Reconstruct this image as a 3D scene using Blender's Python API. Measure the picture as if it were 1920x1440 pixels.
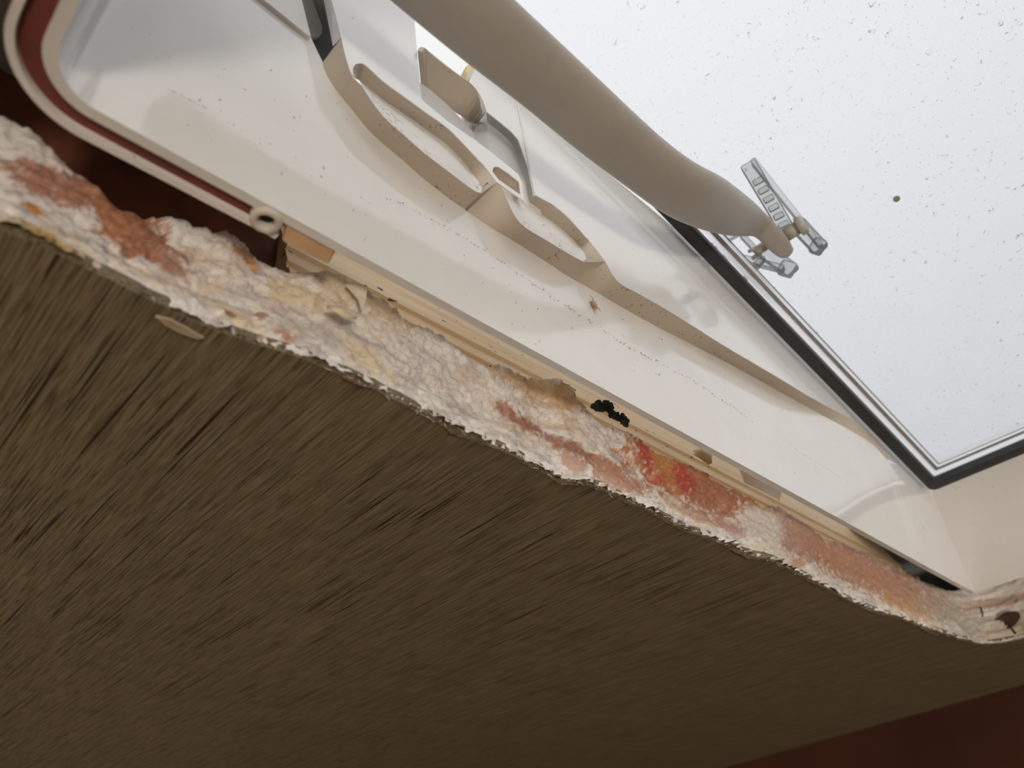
import bpy, bmesh, math, random
from mathutils import Vector, Matrix, noise
from mathutils.geometry import tessellate_polygon
random.seed(7)
for o in list(bpy.data.objects): bpy.data.objects.remove(o)
S = bpy.context.scene
C = S.collection

# ------------------------------------------------------------------ camera
# Calibrated from the vanishing points of the ceiling, frame and grain.
# World units are metres.  Camera 10 cm below the ceiling (ceiling z = 2.0).
OFF = Vector((0, 0, 1.9))
RW = Matrix(((0.72087686, -0.68608923, -0.098072),
             (-0.35873973, -0.49045558, 0.79420346),
             (-0.5929944, -0.53734057, -0.59968554)))     # world -> camera
FPX = 1350.0
cam = bpy.data.cameras.new('camera'); camo = bpy.data.objects.new('camera', cam); C.objects.link(camo)
cam.sensor_width = 36; cam.lens = FPX / 1920 * 36; cam.clip_start = 0.003; cam.clip_end = 200
camo.matrix_world = Matrix.Translation(OFF) @ RW.transposed().to_4x4()
cam.dof.use_dof = True; cam.dof.focus_distance = 0.235; cam.dof.aperture_fstop = 16
S.camera = camo

# ------------------------------------------------------------------ light / colour management
SKY = 1.0
FILL_LAMP = 94.0      # radiance of the added fill lamp's globe
S.view_settings.view_transform = 'Standard'; S.view_settings.look = 'None'
S.view_settings.gamma = 1; S.view_settings.use_curve_mapping = False
S.view_settings.exposure = 0.0
W = bpy.data.worlds.new('overcast_sky'); S.world = W; W.use_nodes = True
nt = W.node_tree; nt.nodes.clear()
def nn(t, k, **kw):
    n = t.nodes.new(k)
    for a, b in kw.items(): setattr(n, a, b)
    return n
_tc = nn(nt, 'ShaderNodeTexCoord'); _sx = nn(nt, 'ShaderNodeSeparateXYZ'); nt.links.new(_tc.outputs['Generated'], _sx.inputs[0])
_rm = nn(nt, 'ShaderNodeValToRGB'); nt.links.new(_sx.outputs['Z'], _rm.inputs[0])       # CIE overcast: zenith 3x the horizon
_rm.color_ramp.elements[0].position = 0.0; _rm.color_ramp.elements[0].color = (.31, .325, .345, 1)
_rm.color_ramp.elements[1].position = 1.0; _rm.color_ramp.elements[1].color = (1, 1, 1, 1)
_bg = nn(nt, 'ShaderNodeBackground'); _bg.inputs[1].default_value = SKY; nt.links.new(_rm.outputs[0], _bg.inputs[0])
_wo = nn(nt, 'ShaderNodeOutputWorld'); nt.links.new(_bg.outputs[0], _wo.inputs[0])

# veiled sun behind thin cloud: very large and soft, from behind and above the camera
_sl = bpy.data.lights.new('veiled_sun', 'SUN'); _sl.energy = 0.75; _sl.angle = math.radians(40); _sl.color = (1.0, .965, .90)
_so = bpy.data.objects.new('veiled_sun', _sl); C.objects.link(_so); _so.location = (-.5, -1, 3.5)
_so.rotation_euler = Vector((.22, .80, -.54)).to_track_quat('-Z', 'Y').to_euler()

# ------------------------------------------------------------------ helpers
RT = RW.transposed()
def ray(u, v): return RT @ Vector((u - 960, 720 - v, -FPX))
def bY(u, v, y): d = ray(u, v); return d * (y / d.y)
def bZ(u, v, z): d = ray(u, v); return d * (z / d.z)
def bX(u, v, x): d = ray(u, v); return d * (x / d.x)
def pj(p):
    c = RW @ Vector(p); return 960 - FPX * c.x / c.z, 720 + FPX * c.y / c.z
def mesh(name, verts, faces, mat, parent=None, smooth=False, flip=False):
    """verts in camera-relative metres; object sits at OFF (or is parented to a thing at OFF)"""
    me = bpy.data.meshes.new(name); me.from_pydata([tuple(v) for v in verts], [], faces)
    bm = bmesh.new(); bm.from_mesh(me); bmesh.ops.remove_doubles(bm, verts=bm.verts, dist=1e-6)
    bmesh.ops.recalc_face_normals(bm, faces=bm.faces); bm.to_mesh(me); bm.free()
    o = bpy.data.objects.new(name, me); C.objects.link(o); me.materials.append(mat)
    if smooth:
        for p in me.polygons: p.use_smooth = True
    if parent is None: o.location = OFF
    else: o.parent = parent
    return o
def tag(o, label, cat, group=None, kind=None):
    o['label'] = label; o['category'] = cat
    if group: o['group'] = group
    if kind: o['kind'] = kind
    return o
def thing(name, label, cat):
    o = bpy.data.objects.new(name, None); C.objects.link(o); o.location = OFF; o.empty_display_size = .01
    return tag(o, label, cat)
def struct(name, verts, faces, mat, parent=None):
    o = mesh(name, verts, faces, mat, parent)
    if parent is None: o['kind'] = 'structure'
    return o
def sharp(o, ang=35):
    for p in o.data.polygons: p.use_smooth = True
    o.data.set_sharp_from_angle(angle=math.radians(ang)); return o
def bevel(o, w=.0004, seg=2, ang=35):
    m = o.modifiers.new('bevel', 'BEVEL'); m.width = w; m.segments = seg; m.limit_method = 'ANGLE'; m.angle_limit = math.radians(ang)
    for p in o.data.polygons: p.use_smooth = True
    n = o.modifiers.new('wn', 'WEIGHTED_NORMAL'); n.keep_sharp = True
    return o
def box(x0, x1, y0, y1, z0, z1):
    v = [(x, y, z) for x in (x0, x1) for y in (y0, y1) for z in (z0, z1)]
    f = [(0, 1, 3, 2), (4, 6, 7, 5), (0, 4, 5, 1), (2, 3, 7, 6), (0, 2, 6, 4), (1, 5, 7, 3)]
    return v, f
def cat_geo(*gs):
    V = []; F = []
    for v, f in gs:
        n = len(V); V += list(v); F += [tuple(i + n for i in q) for q in f]
    return V, F
def plate(loops, t):
    """loops: outer (+holes) lists of 3-D points; extruded by vector t"""
    loops = [[Vector(p) for p in L] for L in loops]; t = Vector(t)
    tris = tessellate_polygon(loops); flat = [p for L in loops for p in L]; n = len(flat)
    V = flat + [p + t for p in flat]
    F = [tuple(q) for q in tris] + [tuple(i + n for i in reversed(q)) for q in tris]
    k = 0
    for L in loops:
        m = len(L)
        for i in range(m):
            a, b = k + i, k + (i + 1) % m; F.append((a, b, b + n, a + n))
        k += m
    return V, F
def grid(rows):
    n = len(rows[0]); V = [p for r in rows for p in r]
    F = [(i * n + j, i * n + j + 1, (i + 1) * n + j + 1, (i + 1) * n + j) for i in range(len(rows) - 1) for j in range(n - 1)]
    return V, F
def sweep(path, ax, bx, ra, rb, n=16, caps=True):
    """ellipse sections with per-point axes"""
    rows = []
    for p, a, b, x, y in zip(path, ax, bx, ra, rb):
        rows.append([p + a * (x * math.cos(2 * math.pi * k / n)) + b * (y * math.sin(2 * math.pi * k / n)) for k in range(n)])
    V = [q for r in rows for q in r]; F = []
    for i in range(len(rows) - 1):
        for k in range(n): F.append((i * n + k, i * n + (k + 1) % n, (i + 1) * n + (k + 1) % n, (i + 1) * n + k))
    if caps: F += [tuple(range(n)), tuple(range((len(rows) - 1) * n, len(rows) * n))]
    return V, F
def tube(path, r, n=8, caps=True):
    path = [Vector(p) for p in path]; A = []; B = []; Rr = []
    for i, p in enumerate(path):
        d = (path[min(i + 1, len(path) - 1)] - path[max(i - 1, 0)]).normalized()
        a = d.orthogonal().normalized()
        if A:
            a = (A[-1] - d * A[-1].dot(d)).normalized()
        A.append(a); B.append(d.cross(a)); Rr.append(r[i] if hasattr(r, '__len__') else r)
    return sweep(path, A, B, Rr, Rr, n, caps)
def lerp(a, b, t): return a + (b - a) * t
def interp(tab, x):
    if x <= tab[0][0]: return tab[0][1]
    for (a, fa), (b, fb) in zip(tab, tab[1:]):
        if x <= b: return fa + (fb - fa) * (x - a) / (b - a)
    return tab[-1][1]
def fbm(p, o=4): return noise.fractal(p, 1.0, 2.0, o, noise_basis='PERLIN_ORIGINAL')

# ------------------------------------------------------------------ materials
MATS = {}
def new_mat(name):
    m = bpy.data.materials.new(name); m.use_nodes = True; t = m.node_tree; t.nodes.clear()
    out = nn(t, 'ShaderNodeOutputMaterial'); b = nn(t, 'ShaderNodeBsdfPrincipled'); t.links.new(b.outputs[0], out.inputs[0])
    MATS[name] = m; return m, t, b, out
def ocoord(t, scale=(1, 1, 1), rot=(0, 0, 0)):
    tc = nn(t, 'ShaderNodeTexCoord'); mp = nn(t, 'ShaderNodeMapping'); t.links.new(tc.outputs['Object'], mp.inputs[0])
    mp.inputs['Scale'].default_value = scale; mp.inputs['Rotation'].default_value = rot; return mp.outputs[0]
def nz(t, co, scale, detail=4, rough=.55, dist=0):
    n = nn(t, 'ShaderNodeTexNoise'); n.inputs['Scale'].default_value = scale; n.inputs['Detail'].default_value = detail
    n.inputs['Roughness'].default_value = rough; n.inputs['Distortion'].default_value = dist
    t.links.new(co, n.inputs['Vector']); return n.outputs['Fac']
def ramp(t, fac, stops):
    r = nn(t, 'ShaderNodeValToRGB'); e = r.color_ramp.elements
    while len(e) < len(stops): e.new(.5)
    for el, (p, c) in zip(e, stops):
        el.position = p; el.color = (*c, 1) if len(c) == 3 else c
    t.links.new(fac, r.inputs[0]); return r.outputs[0]
def mixc(t, fac, a, b, mode='MIX'):
    m = nn(t, 'ShaderNodeMix', data_type='RGBA', blend_type=mode)
    for k, v in ((0, fac), (6, a), (7, b)):
        if hasattr(v, 'links') or hasattr(v, 'is_linked'): t.links.new(v, m.inputs[k])
        else: m.inputs[k].default_value = v if k == 0 else ((*v, 1) if len(v) == 3 else v)
    return m.outputs[2]
def bump(t, b, h, strength, dist):
    n = nn(t, 'ShaderNodeBump'); n.inputs['Strength'].default_value = strength; n.inputs['Distance'].default_value = dist
    t.links.new(h, n.inputs['Height']); t.links.new(n.outputs[0], b.inputs['Normal'])
def simple(name, col, rough=.5, var=.08, scale=300, spec=.5, bmp=0):
    m, t, b, _ = new_mat(name); co = ocoord(t)
    f = nz(t, co, scale); lo = tuple(c * (1 - var) for c in col); hi = tuple(min(1, c * (1 + var)) for c in col)
    t.links.new(ramp(t, f, [(.3, lo), (.7, hi)]), b.inputs['Base Color'])
    b.inputs['Roughness'].default_value = rough; b.inputs['Specular IOR Level'].default_value = spec
    if bmp: bump(t, b, f, bmp, .0005)
    return m
def plastic(name, col, rough, speck=.62, spec=.5):
    """glossy white moulding with scattered dirt specks"""
    m, t, b, _ = new_mat(name); co = ocoord(t)
    base = ramp(t, nz(t, co, 60, 3), [(.3, tuple(c * .96 for c in col)), (.7, col)])
    sp = ramp(t, nz(t, co, 900, 2, .4), [(speck + .10, (0, 0, 0)), (speck + .14, (1, 1, 1))])
    reg = ramp(t, nz(t, co, 70, 2), [(.5, (0, 0, 0)), (.62, (1, 1, 1))])
    f = mixc(t, 1.0, sp, reg, 'MULTIPLY')
    t.links.new(mixc(t, f, base, (.16, .14, .12)), b.inputs['Base Color'])
    b.inputs['Roughness'].default_value = rough; b.inputs['Specular IOR Level'].default_value = spec
    return m
M_PLAS = plastic('glossy_white_plastic', (.79, .785, .77), .09, .62, .9)
M_PLASB = plastic('satin_white_plastic', (.80, .78, .75), .35)
M_DUST = plastic('dusty_white_plastic', (.82, .81, .79), .4, .50)
M_LEDGE = plastic('shaded_grimy_white_plastic', (.52, .455, .375), .55, .54, .25)  # white plastic with underside shade put into its colour, plus some grime
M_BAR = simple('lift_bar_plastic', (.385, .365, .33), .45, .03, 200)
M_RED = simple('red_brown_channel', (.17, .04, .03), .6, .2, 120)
M_RUB = simple('black_rubber', (.03, .031, .033), .45, .2, 300)
M_DARK = simple('dark_grey_pad', (.045, .045, .038), .6, .2, 200)
M_BLACK = simple('black_rot_hole_shade', (.025, .028, .02), .8, .5, 900, .3, .6)
M_TAN = simple('lit_tan_block', (.62, .42, .24), .6, .12, 160)  # tan paints in the warm light coming through the plastic end block
M_CREAM = simple('cream_paper', (.74, .66, .50), .8, .12, 300)
M_YEL = simple('yellowed_foam', (.80, .62, .28), .7, .15, 200)
M_WALLR = simple('red_brown_wood_panel', (.085, .03, .018), .5, .25, 6)
M_ROOM = simple('cream_wall_lining', (.66, .56, .42), .7, .06, 3)
M_FLOOR = simple('pale_oak_vinyl_floor', (.58, .44, .29), .6, .15, 4)
M_ROOF = simple('grey_roof_skin', (.45, .45, .45), .6, .08, 30)
M_PIN = simple('nylon_pin', (.42, .40, .34), .5, .15, 600)

def mat_ceiling():
    m, t, b, _ = new_mat('printed_wood_grain_ceiling')
    warp = ocoord(t)
    co = ocoord(t, (1, .022, 1)); co2 = ocoord(t, (1, .012, 1))
    fine = nz(t, co, 1900, 3, .6)
    wide = nz(t, co2, 420, 3, .5)
    base = ramp(t, fine, [(.38, (.085, .062, .034)), (.50, (.185, .152, .096)), (.62, (.26, .22, .147))])
    base = mixc(t, .35, base, ramp(t, wide, [(.35, (.14, .112, .069)), (.65, (.24, .205, .139))]))
    crack = ramp(t, nz(t, ocoord(t, (1, .013, 1)), 1250, 3, .5, .15), [(.615, (0, 0, 0)), (.645, (1, 1, 1))])
    fleck = ramp(t, nz(t, ocoord(t, (1, .03, 1)), 2500, 2, .5), [(.57, (0, 0, 0)), (.62, (1, 1, 1))])
    c = mixc(t, fleck, base, (.10, .07, .038))
    c = mixc(t, crack, c, (.022, .012, .007))
    t.links.new(c, b.inputs['Base Color']); b.inputs['Roughness'].default_value = .55
    b.inputs['Specular IOR Level'].default_value = .3
    return m
M_CEIL = mat_ceiling()
def mat_wood():
    m, t, b, _ = new_mat('pale_pine_batten')
    f = nz(t, ocoord(t, (.06, 1, 1)), 260, 4, .6)
    c = ramp(t, f, [(.3, (.84, .55, .28)), (.5, (.95, .70, .41)), (.7, (.97, .80, .54))])
    sp = ramp(t, nz(t, ocoord(t, (.6, 1, 1)), 420, 2, .5), [(.70, (0, 0, 0)), (.73, (1, 1, 1))])
    t.links.new(mixc(t, sp, c, (.12, .05, .03)), b.inputs['Base Color']); b.inputs['Roughness'].default_value = .55
    bump(t, b, f, .3, .0005); return m
M_WOOD = mat_wood()
def mat_foam():
    m, t, b, _ = new_mat('torn_foam_and_sealant')
    a = nn(t, 'ShaderNodeVertexColor'); a.layer_name = 'stain_glow'
    co = ocoord(t, (.5, 1, 1)); f = nz(t, co, 700, 6, .7); g = nz(t, ocoord(t, (.35, 1, 1)), 2200, 3, .6)
    st = nz(t, ocoord(t, (.22, 1, 1)), 1100, 4, .65)
    c0 = mixc(t, .55, a.outputs[0], ramp(t, st, [(.34, (.68, .63, .60)), (.47, (1, 1, 1))]), 'MULTIPLY')
    c = mixc(t, .35, c0, ramp(t, f, [(.3, (.74, .70, .67)), (.54, (1, 1, .99))]), 'MULTIPLY')
    t.links.new(c, b.inputs['Base Color']); b.inputs['Roughness'].default_value = .85; b.inputs['Specular IOR Level'].default_value = .25
    mm = nn(t, 'ShaderNodeMath', operation='ADD'); t.links.new(f, mm.inputs[0]); t.links.new(g, mm.inputs[1])
    bump(t, b, mm.outputs[0], .45, .0006)
    b.inputs['Subsurface Weight'].default_value = 0.0
    return m
M_FOAM = mat_foam()
def mat_pane():
    """dusty acrylic: clear sheet, a film of dust that scatters daylight, dark specks"""
    m = bpy.data.materials.new('dusty_acrylic'); m.use_nodes = True; t = m.node_tree; t.nodes.clear()
    out = nn(t, 'ShaderNodeOutputMaterial')
    tr = nn(t, 'ShaderNodeBsdfTransparent'); tr.inputs[0].default_value = (.97, .98, 1, 1)
    df = nn(t, 'ShaderNodeBsdfTranslucent'); df.inputs[0].default_value = (.90, .92, .96, 1)
    co = ocoord(t)
    s1 = ramp(t, nz(t, co, 480, 4, .7, .8), [(.62, (0, 0, 0)), (.69, (1, 1, 1))])
    s2 = ramp(t, nz(t, co, 1500, 2, .6), [(.66, (0, 0, 0)), (.73, (1, 1, 1))])
    reg = ramp(t, nz(t, co, 16, 3, .6), [(.34, (0, 0, 0)), (.60, (1, 1, 1))])
    sp = mixc(t, 1.0, s1, reg, 'MULTIPLY'); sp = mixc(t, .35, sp, s2, 'ADD')
    film = ramp(t, nz(t, co, 60, 4, .6), [(.35, (.20, .20, .20)), (.65, (.28, .28, .28))])
    mx = nn(t, 'ShaderNodeMixShader'); t.links.new(film, mx.inputs[0]); t.links.new(tr.outputs[0], mx.inputs[1]); t.links.new(df.outputs[0], mx.inputs[2])
    dirt = nn(t, 'ShaderNodeBsdfDiffuse'); dirt.inputs[0].default_value = (.16, .15, .13, 1)
    m2 = nn(t, 'ShaderNodeMixShader'); g = nn(t, 'ShaderNodeMath', operation='MULTIPLY'); g.inputs[1].default_value = .72
    t.links.new(sp, g.inputs[0]); t.links.new(g.outputs[0], m2.inputs[0])
    t.links.new(mx.outputs[0], m2.inputs[1]); t.links.new(dirt.outputs[0], m2.inputs[2])
    t.links.new(m2.outputs[0], out.inputs[0]); return m
M_PANE = mat_pane()
def mat_clear(name, tint, mixv, rough=.1):
    m = bpy.data.materials.new(name); m.use_nodes = True; t = m.node_tree; t.nodes.clear()
    out = nn(t, 'ShaderNodeOutputMaterial'); tr = nn(t, 'ShaderNodeBsdfTransparent'); tr.inputs[0].default_value = (*tint, 1)
    gl = nn(t, 'ShaderNodeBsdfPrincipled'); gl.inputs['Base Color'].default_value = (.8, .81, .82, 1); gl.inputs['Roughness'].default_value = rough
    lw = nn(t, 'ShaderNodeFresnel'); lw.inputs[0].default_value = 1.49
    co = ocoord(t); v = ramp(t, nz(t, co, 120, 2), [(.3, (mixv * .6,) * 3), (.7, (mixv * 1.3,) * 3)])
    ad = nn(t, 'ShaderNodeMath', operation='ADD', use_clamp=True); t.links.new(lw.outputs[0], ad.inputs[0]); t.links.new(v, ad.inputs[1])
    mx = nn(t, 'ShaderNodeMixShader'); t.links.new(ad.outputs[0], mx.inputs[0]); t.links.new(tr.outputs[0], mx.inputs[1]); t.links.new(gl.outputs[0], mx.inputs[2])
    t.links.new(mx.outputs[0], out.inputs[0]); return m
M_CLEAR = mat_clear('clear_acrylic', (.93, .94, .95), .06)
M_FROST = mat_clear('frosted_acrylic', (.87, .88, .875), .08, .35)
def mat_trans(name, c0, c1, mixv):
    m = bpy.data.materials.new(name); m.use_nodes = True; t = m.node_tree; t.nodes.clear()
    out = nn(t, 'ShaderNodeOutputMaterial'); a = nn(t, 'ShaderNodeBsdfTranslucent'); b = nn(t, 'ShaderNodeBsdfDiffuse')
    co = ocoord(t); c = ramp(t, nz(t, co, 50, 3), [(.3, c0), (.7, c1)])
    t.links.new(c, a.inputs[0]); t.links.new(c, b.inputs[0])
    mx = nn(t, 'ShaderNodeMixShader'); mx.inputs[0].default_value = mixv
    t.links.new(a.outputs[0], mx.inputs[1]); t.links.new(b.outputs[0], mx.inputs[2]); t.links.new(mx.outputs[0], out.inputs[0]); return m
M_TRANS = mat_trans('thin_translucent_plastic', (.90, .86, .78), (.96, .93, .86), .25)
M_EDGE = mat_trans('bright_acrylic_edge', (.93, .94, .96), (.97, .98, 1), .12)

# ------------------------------------------------------------------ dimensions (camera-relative metres)
ZC = .100            # ceiling underside
ZF = .120            # bottom edge of the skylight frame
YP, Y1, Y2 = .0935, .0900, .0865      # long wall: lower panel, middle tier, upper tier
ZT = .234            # top of the frame wall
HX0, HX1, HY0, HY1, HR = -.034, .4955, -.40, .1092, .022     # hole in the ceiling

# ------------------------------------------------------------------ room shell
RX0, RX1, RY0, RY1, RZ0 = -1.3, 1.05, -1.3, 1.7, -1.9
def hole_path(x0, x1, y0, y1, r, n=8, grow=0):
    P = []
    for cx, cy, a0 in ((x1 - r, y1 - r, 0), (x0 + r, y1 - r, 90), (x0 + r, y0 + r, 180), (x1 - r, y0 + r, 270)):
        for k in range(n + 1):
            a = math.radians(a0 + 90 * k / n); P.append((cx + (r + grow) * math.cos(a), cy + (r + grow) * math.sin(a)))
    return P
EDGE_PX = [(0, 427), (100, 472), (200, 523), (287, 567), (380, 611), (460, 640), (533, 663), (590, 680), (640, 700), (700, 728), (793, 777), (860, 812), (960, 852),
           (1010, 882), (1050, 903), (1090, 905), (1130, 918), (1200, 950), (1293, 997), (1340, 1012), (1400, 1040), (1450, 1052), (1500, 1078), (1530, 1093), (1580, 1120),
           (1620, 1140), (1700, 1165), (1740, 1180), (1780, 1192), (1810, 1203)]
EDGE = [(p.x, p.y) for p in (bZ(u, v, ZC) for u, v in EDGE_PX)]
def edge_y(x):
    return interp(EDGE, x) if 0 <= x <= EDGE[-1][0] else HY1
# outline of the cut: corner right, traced long side, corner left, straight rest
outline = []
full = hole_path(HX0, HX1, HY0, HY1, HR)
outline += [(x, y) for x, y in full[:9]]
N = 260
for i in range(N + 1):
    x = lerp(HX1 - HR - .001, HX0 + HR + .001, i / N)
    outline.append((x, edge_y(x) + .0006 * fbm(Vector((x * 260, 1.3, 0)), 4)))
outline += full[9:]
floor_loop = [(RX0, RY0), (RX1, RY0), (RX1, RY1), (RX0, RY1)]
v, f = plate([[(x, y, ZC) for x, y in floor_loop], [(x, y, ZC) for x, y in outline]], (0, 0, .0028))
ceil = struct('ceiling', v, f, M_CEIL); ceil['label'] = 'dark wood-grain printed ceiling board around the skylight hole'
struct('floor', *box(RX0, RX1, RY0, RY1, RZ0 - .02, RZ0), M_FLOOR)
# right wall: its top edge runs slightly askew to the skylight
wa, wb = bZ(1920, 1283, ZC), bZ(1380, 1433, ZC); wd = (wb - wa)
p0 = wa + wd * ((RY0 - .3 - wa.y) / wd.y); p1 = wa + wd * ((RY1 + .3 - wa.y) / wd.y)
wr = struct('wall_right', *plate([[(p0.x, p0.y, RZ0), (p1.x, p1.y, RZ0), (p1.x, p1.y, ZC), (p0.x, p0.y, ZC)]], (.02, 0, 0)), M_WALLR)
wr['label'] = 'dark red-brown wood panel wall beyond the ceiling'
struct('wall_left', *box(RX0 - .02, RX0, RY0, RY1, RZ0, ZC), M_ROOM)
struct('wall_back', *box(RX0, RX1 + .1, RY1, RY1 + .02, RZ0, ZC), M_ROOM)
# front wall (behind the camera) with an unseen window added to let in fill light
wx0, wx1, wz0, wz1 = -.20, .95, -1.3, -.25
struct('wall_front', *plate([[(RX0, RY0, RZ0), (RX1 + .2, RY0, RZ0), (RX1 + .2, RY0, ZC), (RX0, RY0, ZC)],
                             [(wx0, RY0, wz0), (wx1, RY0, wz0), (wx1, RY0, wz1), (wx0, RY0, wz1)]], (0, -.03, 0)), M_ROOM)
g = [box(wx0, wx1, RY0 - .03, RY0 + .01, z, z + .03) for z in (wz0, wz1 - .03)] + [box(x, x + .03, RY0 - .03, RY0 + .01, wz0, wz1) for x in (wx0, wx1 - .03)]
win = struct('added_fill_window', *cat_geo(*g), M_PLASB)
struct('fill_window_pane', *box(wx0 + .02, wx1 - .02, RY0 - .018, RY0 - .014, wz0 + .02, wz1 - .02), M_CLEAR, win).parent = win
# roof skin above the insulation, leaving the skylight and its light slit open
ZR = .166
v, f = plate([[(RX0, RY0, ZR), (RX1 + .3, RY0, ZR), (RX1 + .3, RY1, ZR), (RX0, RY1, ZR)],
              [(-.010, -.37, ZR), (.457, -.37, ZR), (.457, .0985, ZR), (.425, .0985, ZR), (.425, .170, ZR), (.0585, .170, ZR), (.0585, .0985, ZR), (-.010, .0985, ZR)]], (0, 0, .003))
roof = struct('roof', v, f, M_ROOF)

# unseen lamp added as room fill, on the front wall below and behind the camera
lp = Vector((-.55, RY0 + .12, -.68)) + OFF
WL = bpy.data.objects.new('added_fill_lamp', None); C.objects.link(WL); WL.location = lp; tag(WL, 'unseen globe lamp added behind the viewer as fill light', 'lamp')
def fill_lamp_globe(r, seg=16):
    V = []; F = []
    for i in range(seg + 1):
        a = math.pi * i / seg; V += [(r * math.sin(a) * math.cos(2 * math.pi * k / 24), r * math.sin(a) * math.sin(2 * math.pi * k / 24), r * math.cos(a)) for k in range(24)]
    for i in range(seg):
        for k in range(24): F.append((i * 24 + k, i * 24 + (k + 1) % 24, i * 24 + 24 + (k + 1) % 24, i * 24 + 24 + k))
    return V, F
m_, t_, b_, _ = new_mat('fill_light_globe'); b_.inputs['Base Color'].default_value = (.9, .85, .75, 1)
b_.inputs['Emission Color'].default_value = (1, .95, .88, 1); b_.inputs['Emission Strength'].default_value = FILL_LAMP
mesh('globe', *fill_lamp_globe(.09), m_, WL, True)
mesh('fill_lamp_arm', *tube([(0, -.118, .01), (0, -.06, .01), (0, -.03, 0)], .012, 10), M_PIN, WL, True)
mesh('back_plate', *box(-.05, .05, -.120, -.112, -.05, .07), M_PIN, WL)

# ------------------------------------------------------------------ skylight frame
SKL = thing('skylight', 'white framed roof skylight with a clear dusty lid and curved lift bar', 'skylight')
FR = SKL
A_PX = [(604, 114), (612, 140), (640, 182), (662, 208), (690, 243), (722, 273), (757, 302), (790, 332), (823, 358), (860, 385), (910, 420), (960, 450), (1033, 497),
        (1060, 515), (1127, 553), (1210, 601), (1327, 661), (1380, 689), (1506, 759), (1623, 824), (1652, 850), (1668, 867)]
L1B = [(678, 160), (697, 190), (723, 223), (757, 253), (793, 285), (832, 315), (865, 340), (887, 356), (902, 363)]
L1T = [(673, 150), (695, 168), (720, 188), (757, 213), (798, 242), (840, 273), (873, 308), (898, 342), (904, 355), (902, 363)]
BU = [(664, 147), (661, 133), (665, 122), (675, 119), (687, 123), (720, 153), (757, 180), (798, 210), (840, 240), (873, 273), (907, 310), (932, 342)]
L2B = [(942, 353), (953, 380), (967, 407), (987, 428), (1027, 452), (1068, 477), (1096, 492)]
L2T = [(932, 343), (957, 360), (983, 378), (1008, 397), (1035, 415), (1060, 435), (1085, 460), (1099, 482), (1096, 492)]
S3F = [(1007, 367), (1035, 383), (1060, 402), (1085, 428), (1110, 458), (1135, 490)]
FR_PX = [(1148, 515), (1165, 533), (1205, 555), (1252, 582), (1318, 623), (1373, 657), (1458, 707), (1536, 754), (1608, 793), (1633, 815), (1656, 838), (1668, 861)]
def crom(P, k=5):
    out = []; n = len(P)
    for i in range(n - 1):
        p0, p1, p2, p3 = (Vector(P[max(0, i - 1)]), Vector(P[i]), Vector(P[i + 1]), Vector(P[min(n - 1, i + 2)]))
        for j in range(k):
            t = j / k; q = .5 * ((2 * p1) + (p2 - p0) * t + (2 * p0 - 5 * p1 + 4 * p2 - p3) * t * t + (3 * p1 - p0 - 3 * p2 + p3) * t ** 3); out.append((q.x, q.y))
    out.append(tuple(P[-1])); return out
A_PX, L1B, L1T, BU, L2B, L2T, S3F, FR_PX = (crom(p) for p in (A_PX, L1B, L1T, BU, L2B, L2T, S3F, FR_PX))
CREASE = crom([(640, 70), (645, 95), (653, 122), (664, 147)])
VPY = Vector((-760, 1950))
def yA(u):                                   # the lower panel bends forward to meet the upper tier at its right end
    t = min(1, max(0, (u - 1440) / (1668 - 1440))); t = t * t * (3 - 2 * t); return lerp(YP, Y2, t)
def hitA(px, line=None):
    """foot of an edge point on a deeper line, following the depth (y) direction"""
    line = line or A_PX; p = Vector(px); d = VPY - p; best = None
    for a, b in zip(line, line[1:]):
        a = Vector(a); b = Vector(b); e = b - a; den = d.x * e.y - d.y * e.x
        if abs(den) < 1e-9: continue
        t = ((a.x - p.x) * e.y - (a.y - p.y) * e.x) / den; s = ((a.x - p.x) * d.y - (a.y - p.y) * d.x) / den
        if t >= -1e-4 and -1e-6 <= s <= 1 + 1e-6 and (best is None or t < best[0]): best = (t, a + e * s)
    if best is None:
        q = min((Vector(a) for a in line), key=lambda a: (a - p).length); return q
    return best[1]
# --- lower panel: planar left part (with the notch and the cut-out for the catch), bent right part
xl = -.0033; rc = .0085
PLt = [bY(1400, 700, YP).x]
Apl = [bY(u, vv, YP) for u, vv in A_PX if u <= 1380]
xs = Apl[-1].x
topL = [bY(583, 70, YP), bY(566, 0, YP)]
left_top = topL[1] + (topL[1] - topL[0]) * 1.5
loop = [Vector((xl + rc, YP, ZF)), Vector((xs, YP, ZF))] + list(reversed(Apl)) + [bY(596, 98, YP)] + topL + [left_top, Vector((left_top.x, YP, ZT)), Vector((xl + rc, YP, ZT))]
pl = mesh('side_wall', *plate([loop], (0, .0023, 0)), M_PLAS, FR); pl['label'] = 'long white side wall with stepped ledges'
FW = pl
rows = []
seq = [(u, vv) for u, vv in A_PX if u >= 1380]
dens = []
for a, b in zip(seq, seq[1:]):
    k = max(1, int((b[0] - a[0]) / 15))
    dens += [(lerp(a[0], b[0], i / k), lerp(a[1], b[1], i / k)) for i in range(k)]
dens.append(seq[-1])
tops = [bY(u, vv, yA(u)) for u, vv in dens]
xcorner_b = .4545; xcorner_t = bX(1750, 930, .437).x
tops += [bY(1685, 872, Y2), bY(1712, 898, Y2), Vector((.4365, Y2, .1755))]
nb = len(tops); bots = []
for i, p in enumerate(tops):
    bots.append(Vector((lerp(xs, xcorner_b, (p.x - xs) / (.4365 - xs)), YP, ZF)))
rows = []
for k in range(13):
    s = k / 12
    rows.append([lerp(b, tp, s) for b, tp in zip(bots, tops)])
rows = [[p + Vector((0, .0023, 0)) for p in rows[0]]] + rows
pr = mesh('side_wall_end', *grid(rows), M_PLAS, FR, True)
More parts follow.
